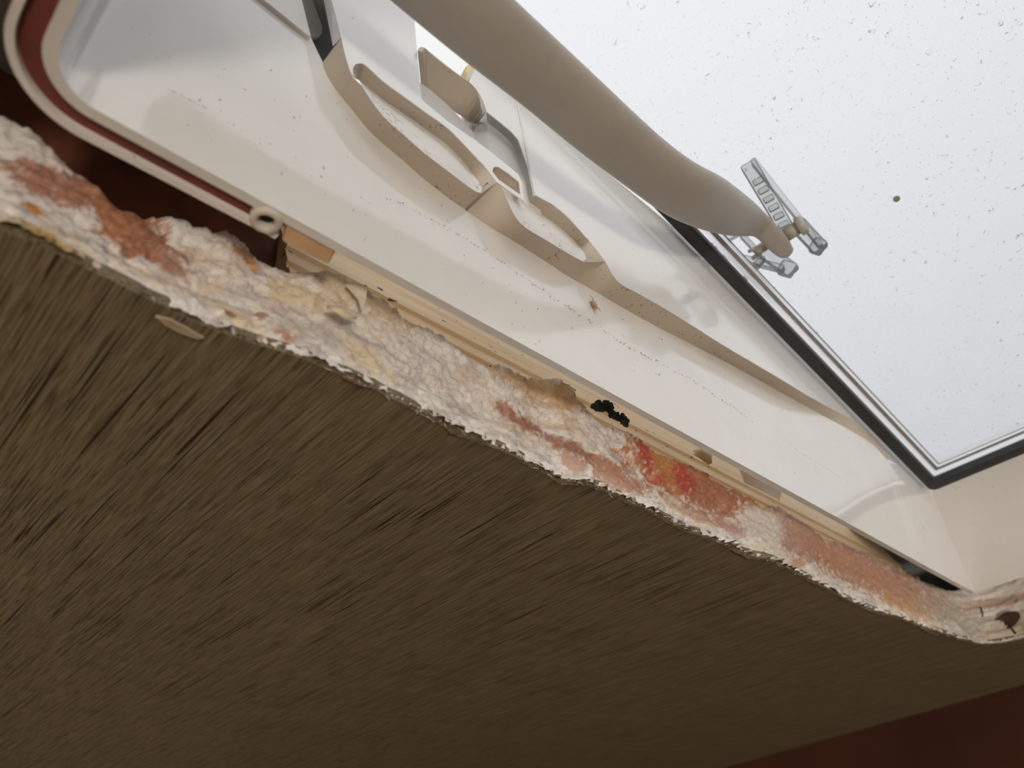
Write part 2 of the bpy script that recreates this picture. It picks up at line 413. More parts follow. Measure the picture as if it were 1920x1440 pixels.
mesh('side_wall_end_back', *grid([[p + Vector((0, .0023, 0)) for p in r] for r in (rows[1], rows[-1])]), M_PLAS, FR, True)
sharp(pr, 30)
# --- rounded left corner and the left wall, right wall, opposite wall
arc = [(xl, -.36), (xl, .02), (xl, YP - rc)]
for k in range(1, 25):
    a = math.radians(180 - 90 * k / 24); arc.append((xl + rc + rc * math.cos(a), YP - rc + rc * math.sin(a)))
def offset_path(P, d):
    out = []
    for i, (x, y) in enumerate(P):
        a = Vector(P[max(0, i - 1)]); b = Vector(P[min(len(P) - 1, i + 1)]); t = (b - a).normalized(); out.append((x - t.y * d, y + t.x * d))
    return out
def wall_path(P, d, z0, z1):
    Q = offset_path(P, d); n = len(P); V = []
    for (x, y), (X, Y_) in zip(P, Q): V += [(x, y, z0), (x, y, z1), (X, Y_, z1), (X, Y_, z0)]
    F = []
    for i in range(n - 1):
        for k in range(4): F.append((4 * i + k, 4 * i + (k + 1) % 4, 4 * i + 4 + (k + 1) % 4, 4 * i + 4 + k))
    F += [(0, 1, 2, 3), (4 * n - 4, 4 * n - 3, 4 * n - 2, 4 * n - 1)]
    return V, F
sharp(mesh('corner_wall', *wall_path(arc, .0023, ZF, ZT), M_PLAS, FR))
FR = FW
rw = [[Vector((.4545, y, ZF)) for y in (YP, -.36)], [Vector((.4365, y, .1755)) for y in (Y2, -.36)], [Vector((.462, y, .1765)) for y in (Y2, -.36)]]
o = mesh('end_wall', *grid(rw), M_PLAS, SKL); s_ = o.modifiers.new('s', 'SOLIDIFY'); s_.thickness = .003; s_.offset = 1
if o.data.polygons[0].normal.x < 0: s_.offset = -1
mesh('opposite_wall', *box(-.006, .457, -.363, -.36, ZF, ZT), M_PLAS, SKL)
# --- middle tier faces seen between the ledges
YBK = .0915
def resample(P, n):
    P = [Vector(p) for p in P]; L = [0]
    for a, b in zip(P, P[1:]): L.append(L[-1] + (b - a).length)
    out = []
    for k in range(n):
        t = L[-1] * k / (n - 1)
        out.append(Vector((interp(list(zip(L, [p.x for p in P])), t), interp(list(zip(L, [p.y for p in P])), t))))
    return out
def ytop(L):
    u0, u1 = L[0][0], max(p[0] for p in L)
    def fn(u):
        t = (u - u0) / (u1 - u0); return lerp(Y2, YBK, max(0, min(1, (1 - t) * 12)))
    return fn
for bot, top in ((L1B, L1T), (L2B, L2T)):
    fy = ytop(top)
    mesh('middle_tier', *grid([[bY(p.x, p.y, Y2) for p in resample(bot, 60)], [bY(p.x, p.y, fy(p.x)) for p in resample(top, 60)]]), M_DUST, FR, True)
# --- ledges (undersides of the tiers)
def ledge(name, front, line, yback):
    f_ = [bY(u, vv, Y2) for u, vv in front]
    b_ = []
    for u, vv in front:
        q = hitA((u, vv), line); b_.append(bY(q.x, q.y, yback(q.x)))
    if line is not A_PX: b_[-1] = bY(*line[-1], Y2)
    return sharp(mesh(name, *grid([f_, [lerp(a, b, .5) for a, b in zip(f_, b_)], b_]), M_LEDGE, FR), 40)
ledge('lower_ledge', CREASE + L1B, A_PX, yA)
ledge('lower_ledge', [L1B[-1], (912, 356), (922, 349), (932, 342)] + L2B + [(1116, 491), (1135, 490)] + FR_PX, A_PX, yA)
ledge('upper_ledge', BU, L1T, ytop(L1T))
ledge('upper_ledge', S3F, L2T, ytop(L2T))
# --- upper tier left (with the small slot) and right, separated by the catch pocket
b640 = bY(640, 70, Y2); b622 = bY(622, 0, Y2); ul_top = b622 + (b622 - b640) * ((ZT - b622.z) / (b622.z - b640.z))
n777 = bY(777, 40, Y2); n790 = bY(790, 183, Y2)
UL = [b640, ul_top, Vector((n777.x, Y2, ZT)), n777, n790] + [bY(u, vv, Y2) for u, vv in [(793, 189), (840, 228), (890, 262), (923, 287), (972, 327), (978, 340), (984, 378)]]
UL += [bY(u, vv, Y2) for u, vv in reversed(BU)] + [bY(u, vv, Y2) for u, vv in reversed(CREASE[1:-1])]
slot = [bY(u, vv, Y2) for u, vv in [(923, 321), (926, 313), (935, 313), (953, 325), (973, 341), (976, 365), (955, 351), (934, 336)]]
sl0 = [bY(u, vv, Y2) for u, vv in crom([(922, 326), (923, 320), (926, 313), (935, 313), (953, 325), (973, 341), (976, 366)])]
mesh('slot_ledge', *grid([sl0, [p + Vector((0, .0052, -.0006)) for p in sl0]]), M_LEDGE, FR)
mesh('upper_tier', *plate([UL, slot], (0, .0003, 0)), M_PLAS, FR)
# left return of the upper tier (facing the cut-out)
r0 = [ul_top, b640]; r1 = [bY(600, -60, YP), bY(622, 86, .0915)]
mesh('upper_tier_return', *grid([[ul_top, b622, b640], [bY(606, 0, .0925) + (ul_top - b622), bY(607, 0, .0925), bY(624, 87, .0915)]]), M_PLASB, FR)
ur_l = [bY(u, vv, Y2) for u, vv in [(878, 155), (893, 168), (905, 187), (912, 209), (935, 227), (958, 246), (972, 262), (1004, 352)]]
u893 = bY(893, 128, Y2)
UR = [Vector((u893.x + .002, Y2, ZT)), u893] + ur_l + [bY(u, vv, Y2) for u, vv in S3F] + [bY(u, vv, Y2) for u, vv in FR_PX] + [bY(1685, 872, Y2), bY(1712, 898, Y2), Vector((.4365, Y2, .1755)), Vector((.4365, Y2, ZT))]
mesh('upper_tier', *plate([UR], (0, .0003, 0)), M_PLAS, FR)
# rounded top rails
for x0, x1 in ((ul_top.x, n777.x), (u893.x + .002, .436)):
    P = [(Y2 + .004 + .004 * math.cos(a), ZT + .004 * math.sin(a)) for a in [math.radians(180 - 15 * k) for k in range(13)]]
    V = [(x, y, z) for x in (x0, x1) for y, z in P]; n = len(P)
    mesh('top_rail', V, [(i, i + 1, n + i + 1, n + i) for i in range(n - 1)] + [tuple(range(n)), tuple(range(n, 2 * n))], M_PLASB, FR, True)
# --- catch pocket between the two upper tiers
CT = [(783, 95), (786, 89), (792, 88), (800, 93), (813, 103), (843, 127), (880, 155), (894, 169), (905, 187), (912, 209)]
CB = [(789, 157), (791, 158), (795, 160), (801, 164), (807, 168), (823, 182), (840, 197), (855, 211), (875, 222), (898, 228)]
ct = [bY(p.x, p.y, .0855) for p in resample(crom(CT), 30)]; cb = [bY(p.x, p.y, .0945) for p in resample(crom([CB[0], CB[4], CB[6], CB[7], CB[9]]), 30)]
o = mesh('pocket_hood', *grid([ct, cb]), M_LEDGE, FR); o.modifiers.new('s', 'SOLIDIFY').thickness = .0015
d_ = [(784, 152), (795, 160), (807, 168), (840, 197), (865, 223), (887, 248), (892, 262), (905, 278), (860, 262), (800, 210), (783, 195)]
mesh('pocket_floor', *plate([[bY(u, vv, .0925) for u, vv in d_]], (0, .001, 0)), M_PLASB, FR)
e_ = [bY(898, 226, .0945), bY(887, 248, .0935), bY(890, 268, .0925)]; e2 = [bY(914, 208, .0905), bY(914, 250, .0902), bY(920, 300, .0900)]
mesh('pocket_side', *grid([e_, e2]), M_PLASB, FR)
f_ = [(912, 206), (985, 262), (1016, 403), (1008, 399), (980, 378), (940, 350), (918, 318), (914, 250)]
mesh('pocket_back', *plate([[bY(u, vv, .0903) for u, vv in f_]], (0, .001, 0)), M_PLASB, FR)
mesh('pocket_liner', *plate([[bY(u, vv, .0962) for u, vv in [(868, 212), (930, 200), (936, 306), (880, 275)]]], (0, .001, 0)), M_PLASB, FR)
rib = [bY(u, vv, Y2 - .0004) for u, vv in [(969, 193), (972, 193), (1007, 366), (1003, 366)]]
mesh('rib', *plate([rib], (0, .0008, 0)), M_PLASB, FR)
# --- cut-out at the left with dark pad and frosted blob, small corner plate above
pad = [bY(u, vv, .1005) for u, vv in [(548, -40), (640, -40), (640, 80), (605, 130), (578, 70)]]
mesh('dark_pad', *plate([pad], (0, .002, 0)), M_DARK, FR)
blob = [bY(u, vv, .0985) for u, vv in [(555, -30), (570, -30), (586, 0), (597, 30), (604, 50), (604, 62), (598, 69), (586, 71), (570, 68)]]
mesh('frosted_tab', *plate([blob], (0, .001, 0)), simple('grey_green_tab', (.22, .22, .19), .5, .05), FR)
cp = [bY(u, vv, YP - .0012) for u, vv in [(440, -45), (575, 64), (583, 69), (566, 0), (556, -45)]]
mesh('corner_plate', *plate([cp], (0, .0012, 0)), M_PLASB, FR)
# --- bottom channel: outer wall, red-brown bottom, screw boss, end block
xe = .0430
outp = [(xl - .0075, -.36), (xl - .0075, .02), (xl - .0075, YP - rc)]
for k in range(1, 25):
    a = math.radians(180 - 90 * k / 24); outp.append((xl + rc + (rc + .0075) * math.cos(a), YP - rc + (rc + .0072) * math.sin(a)))
outp += [(.025, YP + .0072), (xe, YP + .0072)]
chan_path = arc + [(.025, YP), (xe, YP)]
CH = mesh('channel_outer_wall', *wall_path(offset_path(outp, -.0014), .0014, ZF, .158), M_PLASB, SKL); sharp(CH); FR = CH
inn = offset_path(chan_path, .0023); 
k_ = min(len(inn), len(outp))
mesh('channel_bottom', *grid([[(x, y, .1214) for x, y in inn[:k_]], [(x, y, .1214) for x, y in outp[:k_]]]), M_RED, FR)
bc = bZ(503, 410, ZF - .0005); bc.y = .0972
prof = [(.0016, .009), (.0016, .0008), (.0020, 0), (.0028, 0), (.0033, .0005), (.0033, .006)]
V = []; F = []
for i, (r, z) in enumerate(prof):
    V += [(bc.x + r * math.cos(2 * math.pi * k / 24), bc.y + r * math.sin(2 * math.pi * k / 24), ZF - .001 + z) for k in range(24)]
for i in range(len(prof) - 1):
    for k in range(24): F.append((i * 24 + k, i * 24 + (k + 1) % 24, i * 24 + 24 + (k + 1) % 24, i * 24 + 24 + k))
mesh('screw_boss', V, F, simple('milky_plastic', (.62, .58, .52), .3, .05), FR, True)
mesh('screw_hole_shade', [(bc.x + .0017 * math.cos(k * .5236), bc.y + .0017 * math.sin(k * .5236), .1211) for k in range(12)], [tuple(range(12))], M_BLACK, FR)  # black disc painted in for the shade inside the boss
bv = [bZ(u, vv, ZF + .0004) for u, vv in [(541, 404), (634, 463), (617, 497), (528, 453)]]
o = mesh('channel_end_block', *plate([bv], (0, 0, .030)), M_TAN, FR); bevel(o, .0006)
# --- translucent flange that closes the slit on the roof
FR = SKL

# --- wedge-shaped mounting clip under the panel at the right
cl = [[bY(1378, 893, .0985), bY(1450, 905, .0985), bY(1462, 938, .1045), bY(1395, 905, .1065)], ]
c0 = [bY(1384, 868, .0968), bY(1466, 915, .0968), bY(1462, 938, .106), bY(1396, 905, .108)]
o = mesh('mounting_clip', c0 + [c0[2] + Vector((-.004, .001, .012)), c0[3] + Vector((0, .001, .012)), c0[0] + Vector((0, 0, .012)), c0[1] + Vector((0, 0, .012))],
         [(0, 1, 2, 3), (3, 2, 4, 5), (0, 3, 5, 6), (1, 2, 4, 7), (5, 4, 7, 6)], M_PLASB, FR)

# ------------------------------------------------------------------ lid (tilted open, hinged at the far right)
LD = SKL
YL = Y2 - .0010
sA = bY(1747, 925, YL); sB = bY(1240, 406, YL)
e1 = (sB - sA); e1.y = 0; e1.normalize(); e2 = Vector((0, -1, 0)); e3 = e1.cross(e2).normalized()
if e3.z < 0: e3 = -e3
def lid(a, b, c): return sA + e1 * a + e2 * b + e3 * c
LA, LB = .50, .445
def lid_rail(name, w0, w1, h0, h1, mat, r=.010):
    """closed rounded-rectangle rail around the lid, section w0..w1 inwards, h0..h1 up"""
    def ring(w, h):
        P = []; rr = max(.0008, r - w)
        for ca, cb_, a0 in ((w + rr, w + rr, 180), (LA - w - rr, w + rr, 270), (LA - w - rr, LB - w - rr, 0), (w + rr, LB - w - rr, 90)):
            for k in range(7):
                a = math.radians(a0 + 90 * k / 6); P.append(lid(ca + rr * math.cos(a), cb_ + rr * math.sin(a), h))
        return P
    if h0 == h1:
        A0, A1 = ring(w0, h0), ring(w1, h0); n = len(A0)
        return mesh(name, A0 + A1, [(k, (k + 1) % n, n + (k + 1) % n, n + k) for k in range(n)], mat, LD)
    R_ = [ring(w0, h0), ring(w1, h0), ring(w1, h1), ring(w0, h1)]; n = len(R_[0]); V = [p for q in R_ for p in q]; F = []
    for i in range(4):
        for k in range(n): F.append((i * n + k, i * n + (k + 1) % n, ((i + 1) % 4) * n + (k + 1) % n, ((i + 1) % 4) * n + k))
    return mesh(name, V, F, mat, LD)
M_RIM = M_EDGE
M_GROOVE = simple('grey_groove', (.30, .305, .32), .3, .1)
n_ = 40
V = []; F = []
for h in (.0165, .0190):
    for i in range(2):
        for j in range(2): V.append(lid(.004 + (LA - .008) * i, .004 + (LB - .008) * j, h))
F = [(0, 1, 3, 2), (4, 6, 7, 5), (0, 2, 6, 4), (1, 5, 7, 3), (0, 4, 5, 1), (2, 3, 7, 6)]
pane = mesh('lid_pane', V[:4], [(0, 1, 3, 2)], M_PANE, SKL); pane['label'] = 'clear dusty acrylic lid pane with a black rubber seal'
LD = pane
bevel(lid_rail('rubber_seal', 0, .0062, .0005, .0056, M_RUB, .004), .0012, 3)
lid_rail('rim', .0062, .0084, .0060, .0060, M_RIM, .008)
lid_rail('rim_groove', .0084, .0104, .0064, .0064, M_GROOVE, .009)
lid_rail('rim', .0104, .0116, .0066, .0066, M_RIM, .012)
lid_rail('rim_groove', .0116, .0122, .0070, .0070, M_GROOVE, .012)
# bird-dropping spot on the pane
def lid_hit(u, v, c):
    d = ray(u, v); p0 = sA + e3 * c; return d * (p0.dot(e3) / d.dot(e3))
sc = lid_hit(1681, 373, .0160)
V = [sc + e1 * (.0016 * (1 + .3 * noise.noise(Vector((k, 0, 0)))) * math.cos(k * .5236)) + e2 * (.0014 * math.sin(k * .5236)) for k in range(12)] + [sc - e3 * .0007]
mesh('dirt_spot', V, [(k, (k + 1) % 12, 12) for k in range(12)] + [tuple(range(12))], mat_trans('dry_dirt', (.40, .37, .28), (.7, .68, .6), .2), LD, True)
# --- clear bracket on the lid
PY = .0672
BR = SKL
def part_bar(name, a, b, w, h, mat, up=None, par=BR):
    a = Vector(a); b = Vector(b); d = (b - a).normalized(); n = (up or e3); s = d.cross(n).normalized(); n = s.cross(d).normalized()
    V = [p + s * (w / 2 * i) + n * (h / 2 * j) for p in (a, b) for i, j in ((-1, -1), (1, -1), (1, 1), (-1, 1))]
    o = mesh(name, V, [(0, 1, 2, 3), (7, 6, 5, 4), (0, 4, 5, 1), (1, 5, 6, 2), (2, 6, 7, 3), (3, 7, 4, 0)], mat, par)
    return bevel(o, min(w, h) * .3, 2)
BR = part_bar('bracket', lid_hit(1412, 302, .0145), lid_hit(1541, 464, .0145), .0026, .0060, M_CLEAR, None, SKL); BR['label'] = 'clear plastic bracket with nylon pin'
pinc = bY(1452, 446, PY)
pa = bY(1419, 470, PY + .004); pax = Vector((0, 1, 0))
for a, b, r, nm in (((1416, 473), (1438, 458), .0022, 'pin'), ((1472, 442), (1498, 425), .0030, 'pin'), ((1497, 426), (1508, 419), .0043, 'pin_head'), ((1403, 472), (1417, 465), .0008, 'pin_tail'), ((1410, 485), (1424, 476), .0010, 'pin_tail')):
    mesh(nm, *tube([lid_hit(*a, .009), lid_hit(*b, .009)], r, 12), M_PIN, BR, True)
def at_h(u, v, c): return lid_hit(u, v, c)
HB = .0130
for (a, b, w) in (((1402, 306), (1476, 432), .0068),):
    part_bar('slider_arm', at_h(*a, HB), at_h(*b, HB), w, .0032, M_FROST)
    for k in range(6):
        t = .22 + .13 * k; p = lerp(at_h(*a, HB - .0014), at_h(*b, HB - .0014), t); q = lerp(at_h(*a, HB - .0014), at_h(*b, HB - .0014), t + .07)
        part_bar('tooth', p, q, .0045, .0022, M_CLEAR)
part_bar('guide_rail', at_h(1345, 474, .0145), at_h(1470, 505, .0145), .0030, .0050, M_CLEAR)
part_bar('cheek', at_h(1493, 418, .0140), at_h(1540, 468, .0140), .0075, .0050, M_CLEAR)
part_bar('cheek', at_h(1432, 470, .0140), at_h(1488, 510, .0140), .0075, .0050, M_CLEAR)
part_bar('foot', at_h(1462, 500, .0140), at_h(1490, 508, .0140), .0075, .0050, M_CLEAR)
part_bar('foot', at_h(1522, 458, .0140), at_h(1545, 466, .0140), .0075, .0050, M_CLEAR)
part_bar('strut', at_h(1336, 462, .0145), at_h(1395, 430, .0145), .0030, .0040, M_CLEAR)
part_bar('strut', at_h(1398, 522, .0145), at_h(1432, 482, .0145), .0030, .0040, M_FROST)
part_bar('strut', at_h(1390, 440, .0145), at_h(1425, 478, .0145), .0025, .0040, M_FROST)

# ------------------------------------------------------------------ lift bar (curved bow arm)
sec = [((500, -205), (625, -370)), ((620, -92), (740, -222)), ((727, 0), (836, -124)), ((800, 60), (905, -62)), ((877, 123), (978, 8)), ((973, 193), (1064, 89)), ((1073, 277), (1159, 179)),
       ((1127, 317), (1208, 226)), ((1185, 360), (1262, 275)), ((1235, 397), (1312, 309)), ((1263, 412), (1338, 321)), ((1290, 423), (1357, 331)), ((1317, 432), (1376, 345)), ((1345, 439), (1392, 358)),
       ((1372, 443), (1408, 371)), ((1395, 443), (1424, 387)), ((1410, 441), (1437, 400)), ((1424, 451), (1452, 416)), ((1438, 466), (1467, 433)), ((1452, 478), (1480, 448)), ((1463, 484), (1485, 460)), ((1469, 484), (1487, 464)), ((1472, 483), (1488, 466))]
YB = .0660
P_ = []; A_ = []; B_ = []; RA = []; RB = []
for i, (lo, hi) in enumerate(sec):
    L_ = min(bY(*lo, YB), lid_hit(*lo, .005), key=lambda p: p.length); U_ = min(bZ(*hi, L_.z + .001), lid_hit(*hi, .007), key=lambda p: p.length); c = lerp(L_, U_, .5); ax = (U_ - L_); w = ax.length / 2
    P_.append(c); A_.append(ax.normalized()); RA.append(w * .97); RB.append(max(.0022, min(.0046, w * .5)))
for i, p in enumerate(P_):
    d = (P_[min(i + 1, len(P_) - 1)] - P_[max(i - 1, 0)]).normalized(); B_.append(d.cross(A_[i]).normalized())
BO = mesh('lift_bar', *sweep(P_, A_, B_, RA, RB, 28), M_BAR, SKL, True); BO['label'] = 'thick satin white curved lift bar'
ss = BO.modifiers.new('sub', 'SUBSURF'); ss.levels = 1; ss.render_levels = 2

# ------------------------------------------------------------------ wooden batten in the roof
def batten():
    x0, x1 = .0575, .47; Y_ = .1222
    T_ = .36                                          # chamfered front face
    pf = [(0, .1335), (0, .1400), (.0010, .1412), (.0010, .1428), (0, .1440), (0, .1500), (-.0010, .1512), (-.0010, .1530), (0, .1545), (0, .1720)]
    prof = [(Y_ + a + (z - .136) * T_, z) for a, z in pf] + [(Y_ + .045, .1720), (Y_ + .045, .1335)]
    n = len(prof); V = [(x, y, z) for x in (x0, x1) for y, z in prof]
    return V, [(i, (i + 1) % n, n + (i + 1) % n, n + i) for i in range(n)] + [tuple(range(n)), tuple(range(n, 2 * n))]
bt = tag(mesh('wooden_batten', *batten(), M_WOOD), 'pale grooved pine batten lit between the frame and the torn foam', 'batten')

dk = tag(mesh('timber_rail', *box(-.060, .0572, .132, .150, .118, .1655), simple('shaded_red_timber', (.16, .045, .022), .7, .3, 90)), 'red-brown timber painted dark for the shadow gap under the frame corner', 'timber')  # wood in shadow: the shade is painted into its dark colour

# ------------------------------------------------------------------ torn insulation edge
TOP_PX = [(0, 205), (75, 235), (83, 249), (110, 280), (146, 309), (183, 328), (235, 367), (287, 384), (319, 386), (345, 381), (393, 405), (412, 412), (430, 410), (470, 432), (500, 462), (545, 490), (590, 502), (620, 500),
          (650, 512), (690, 528), (750, 560), (790, 592), (830, 602), (870, 628), (905, 655), (945, 670), (958, 664), (1000, 680), (1040, 690), (1090, 716), (1103, 745), (1150, 788), (1180, 794), (1210, 800),
          (1260, 835), (1330, 868), (1380, 905), (1450, 942), (1480, 937), (1560, 985), (1640, 1025), (1700, 1053), (1730, 1078), (1765, 1105), (1800, 1125)]
TOPZ = [(p.x, p.z) for p in (bY(u, v, .1120) for u, v in TOP_PX)]
def col_blob(u, v, cu, cv, ru, rv, ang, k=0.0):
    a = math.radians(ang); du, dv = u - cu, v - cv
    x = (du * math.cos(a) + dv * math.sin(a)) / ru; y = (-du * math.sin(a) + dv * math.cos(a)) / rv
    d = math.hypot(x, y); return max(0, min(1, (1.15 - d + k) / .3))
PINK = (.43, .20, .135); BRN = (.36, .16, .075); ORG = (.58, .27, .07); CRM = (.76, .66, .46); RED = (.52, .07, .06); WHT = (.90, .87, .835); TAN = (.70, .47, .24); GRY = (.55, .50, .48)
BLOBS = [  # u, v, ru, rv, angle, colour, strength
    (110, 350, 110, 32, 20, PINK, .95), (235, 415, 95, 46, 38, (.46, .21, .11), 1), (300, 475, 60, 26, 35, PINK, .8), (62, 392, 22, 8, 35, ORG, 1), (80, 448, 75, 16, 27, (.50, .34, .10), 1),
    (35, 425, 40, 8, 30, (.66, .58, .38), .8), (120, 480, 60, 6, 27, CRM, .7),
    (455, 478, 22, 10, 40, BRN, .9), (540, 480, 55, 14, 25, (.24, .07, .035), 1), (475, 500, 16, 9, 40, ORG, .7), (560, 555, 60, 26, 20, CRM, .85), (640, 540, 70, 22, 25, (.72, .58, .38), .8),
    (450, 600, 40, 14, 25, CRM, .8), (432, 588, 10, 6, 30, BRN, .9), (490, 592, 14, 6, 20, PINK, .9), (535, 628, 20, 9, 30, (.5, .2, .09), .9), (485, 632, 9, 8, 30, BRN, .7), (575, 625, 60, 22, 20, GRY, .5),
    (740, 585, 75, 26, 27, (.74, .57, .36), .9), (700, 545, 50, 14, 27, (.78, .66, .46), .8), (905, 660, 30, 12, 30, ORG, .85), (925, 680, 14, 26, -20, (.58, .36, .18), .7),  # the first pair paint warm light glowing through the foam
    (1020, 730, 90, 26, 27, (.72, .50, .28), .9), (1075, 745, 40, 20, 30, (.60, .36, .18), .7), (1000, 690, 50, 12, 25, CRM, .7),
    (700, 680, 60, 18, 35, CRM, .7), (760, 640, 70, 30, 27, WHT, .4), (830, 690, 70, 30, 25, (.68, .66, .66), .4),
    (950, 770, 26, 12, 45, PINK, .8), (985, 795, 40, 11, 32, PINK, .95), (1060, 835, 60, 10, 25, PINK, .9), (1130, 870, 70, 12, 25, PINK, .85), (1000, 745, 50, 8, 30, (.60, .42, .34), .5),
    (1080, 870, 40, 14, 25, (.56, .30, .18), .7), (1150, 895, 50, 22, 25, (.58, .32, .21), .8), (1190, 910, 30, 16, 25, (.56, .30, .2), .7),
    (1290, 890, 120, 52, 27, (.56, .23, .10), 1), (1250, 850, 80, 22, 30, (.62, .30, .10), .8), (1330, 930, 70, 30, 25, (.48, .22, .14), .9), (1210, 850, 9, 40, -22, RED, .85), (1285, 900, 16, 30, -35, RED, .85), (1225, 895, 20, 14, 30, RED, .5), (1275, 855, 12, 18, -30, RED, .45),
    (1260, 835, 40, 10, 30, ORG, .9), (1340, 880, 70, 12, 28, (.60, .30, .10), .8), (1400, 930, 60, 14, 27, (.36, .14, .09), .8), (1440, 950, 60, 10, 27, ORG, .5), (1350, 980, 60, 9, 25, (.56, .30, .22), .7), (1300, 965, 60, 8, 25, (.60, .38, .28), .6),
    (1510, 1010, 60, 40, 27, (.52, .29, .20), .85), (1600, 1060, 90, 34, 27, (.55, .30, .20), .95), (1680, 1100, 70, 32, 30, (.58, .34, .24), .9), (1560, 990, 60, 12, 27, (.66, .44, .20), .8), (1640, 1035, 50, 14, 27, (.70, .52, .28), .8),
    (1430, 985, 42, 26, 35, WHT, .8), (1460, 1040, 60, 12, 25, (.74, .68, .56), .7), (1495, 1055, 14, 10, 0, ORG, .7), (1700, 1140, 60, 14, 25, (.72, .42, .18), .6), (1715, 1068, 30, 12, 30, (.10, .035, .02), .95), (1700, 1060, 20, 8, 20, (.30, .10, .05), .8),
    (1760, 1130, 40, 34, 40, (.62, .46, .32), .7), (1800, 1150, 40, 34, 30, (.66, .62, .56), .8), (1870, 1130, 60, 10, -10, (.55, .38, .26), .7), (1880, 1185, 50, 22, -10, (.70, .63, .50), .8),
    (1140, 776, 42, 9, 32, (.05, .04, .03), .8), (860, 770, 30, 14, 20, (.52, .48, .47), .5), (1150, 745, 20, 16, 30, (.66, .42, .26), .6)]
def stain_glow(u, v, x, z, s):
    n1 = fbm(Vector((x * 300, z * 420, 3.1 + s)), 4); n2 = fbm(Vector((x * 900, z * 1700, 9.2)), 3)
    c = Vector(WHT) * (1 - .07 * max(0, n1))
    n3 = fbm(Vector((x * 110, z * 260, 5.7)), 4); c = c.lerp(Vector((.56, .50, .50)), max(0, min(.75, n3 * 1.7 - .05)))
    n4 = fbm(Vector((x * 75 + 9, z * 190, 1.7)), 3); c = c.lerp(Vector((.74, .60, .44)), max(0, min(.6, n4 * 1.6 - .22)))
    for (cu, cv, ru, rv, an, col, st) in BLOBS:
        if abs(u - cu) > 240 or abs(v - cv) > 200: continue
        w = col_blob(u, v, cu, cv, ru, rv, an, .55 * n1 + .35 * n2)
        if w > 0: c = c.lerp(Vector(col), w * st)
    g = max(0, n2 * 1.1 - .22); c = c.lerp(Vector((.60, .50, .45)), min(.45, g))
    return c
def foam():
    # path round the hole: (x, y, outward normal) sampled finely on the visible long side
    path = []
    for i in range(40): path.append((HX0, lerp(HY0 + HR, HY1 - HR, i / 40), -1, 0))
    for k in range(12):
        a = math.radians(180 - 90 * k / 12); path.append((HX0 + HR + HR * math.cos(a), HY1 - HR + HR * math.sin(a), math.cos(a), math.sin(a)))
    x = HX0 + HR
    while x < HX1 - HR:
        path.append((x, edge_y(x), 0, 1)); x += .00042 + .00075 * max(0, x) / .47
    for k in range(41):
        a = math.radians(90 - 90 * k / 40); path.append((HX1 - HR + HR * math.cos(a), HY1 - HR + HR * math.sin(a), math.cos(a), math.sin(a)))
    y = HY1 - HR
    while y > .02: y -= .0011; path.append((HX1, y, 1, 0))
    for i in range(1, 30): path.append((HX1, lerp(.02, HY0 + HR, i / 29), 1, 0))
    NZ = 46; V = []; cols = []; F = []
    for (x, y, nx, ny) in path:
        vis = ny > .98 or x > .44
        if x < 0: zt = .130
        else: zt = interp(TOPZ, x) if x < .44 else lerp(interp(TOPZ, .44), .1335, min(1, (x - .44) / .03))
        for j in range(NZ):
            if j < NZ - 8:
                s = j / (NZ - 9); z = lerp(ZC + .0006, zt, s)
                base = .0008 + .0030 * s + .0016 * math.sin(s * math.pi)
                q = Vector((x * 60 + y * 40, z * 110, 2.2))
                d = base + .0016 * fbm(q, 3) + .0011 * fbm(q * 5, 4) * 1.0 + .0005 * fbm(Vector((x * 500, z * 1500, y * 500)), 3)
                lip = max(0, 1 - s / .34)                                # lumpy crust along the bottom lip
                cr = .35 + (.9 if .13 < x < .42 else .35) * max(0, .5 + fbm(Vector((x * 45, 5.5, y * 45)), 2))
                d -= lip * (.0008 + .0020 * cr * abs(fbm(Vector((x * 260, z * 420, y * 260)), 4)) * 2)
                tl = max(0, (s - .86) / .14); d += tl * tl * .0012
                z2 = z + .0007 * fbm(Vector((x * 330 + y * 300, s * 3, 8)), 3) * s
            else:                                                       # rolls over the top, back to the batten
                k = (j - (NZ - 9)) / 8; d = .0050 + .0012 + k * .014 if False else .0050 + k * .0075
                z2 = zt + .0006 * math.sin(k * 3.1) + .0008 * fbm(Vector((x * 330 + y * 300, 3 + k, 8)), 3)
            p = Vector((x + nx * d, y + ny * d, z2)); V.append(p)
            if vis:
                u, v_ = pj(p); cols.append(stain_glow(u, v_, p.x, p.z, p.y * 100))
            else:
                u, v_ = pj(p) if (RW @ p).z < -.02 else (-999, -999)
                cols.append(stain_glow(u, v_, p.x, p.z, p.y * 100) if -80 < u < 400 else Vector((.72, .62, .45)))
    n = len(path)
    for i in range(n - 1):
        for j in range(NZ - 1): F.append((i * NZ + j, i * NZ + j + 1, (i + 1) * NZ + j + 1, (i + 1) * NZ + j))
    me = bpy.data.meshes.new('foam_face'); me.from_pydata([tuple(p) for p in V], [], F)
    at = me.color_attributes.new('stain_glow', 'FLOAT_COLOR', 'POINT')
    at.data.foreach_set('color', [k for c in cols for k in (c.x, c.y, c.z, 1)])
    for p in me.polygons: p.use_smooth = True
    o = bpy.data.objects.new('foam_face', me); C.objects.link(o); me.materials.append(M_FOAM); return o
IN = thing('roof_insulation', 'torn white and pink-brown foam edge of the roof cut-out under the frame', 'insulation')
ff = foam(); ff.parent = IN
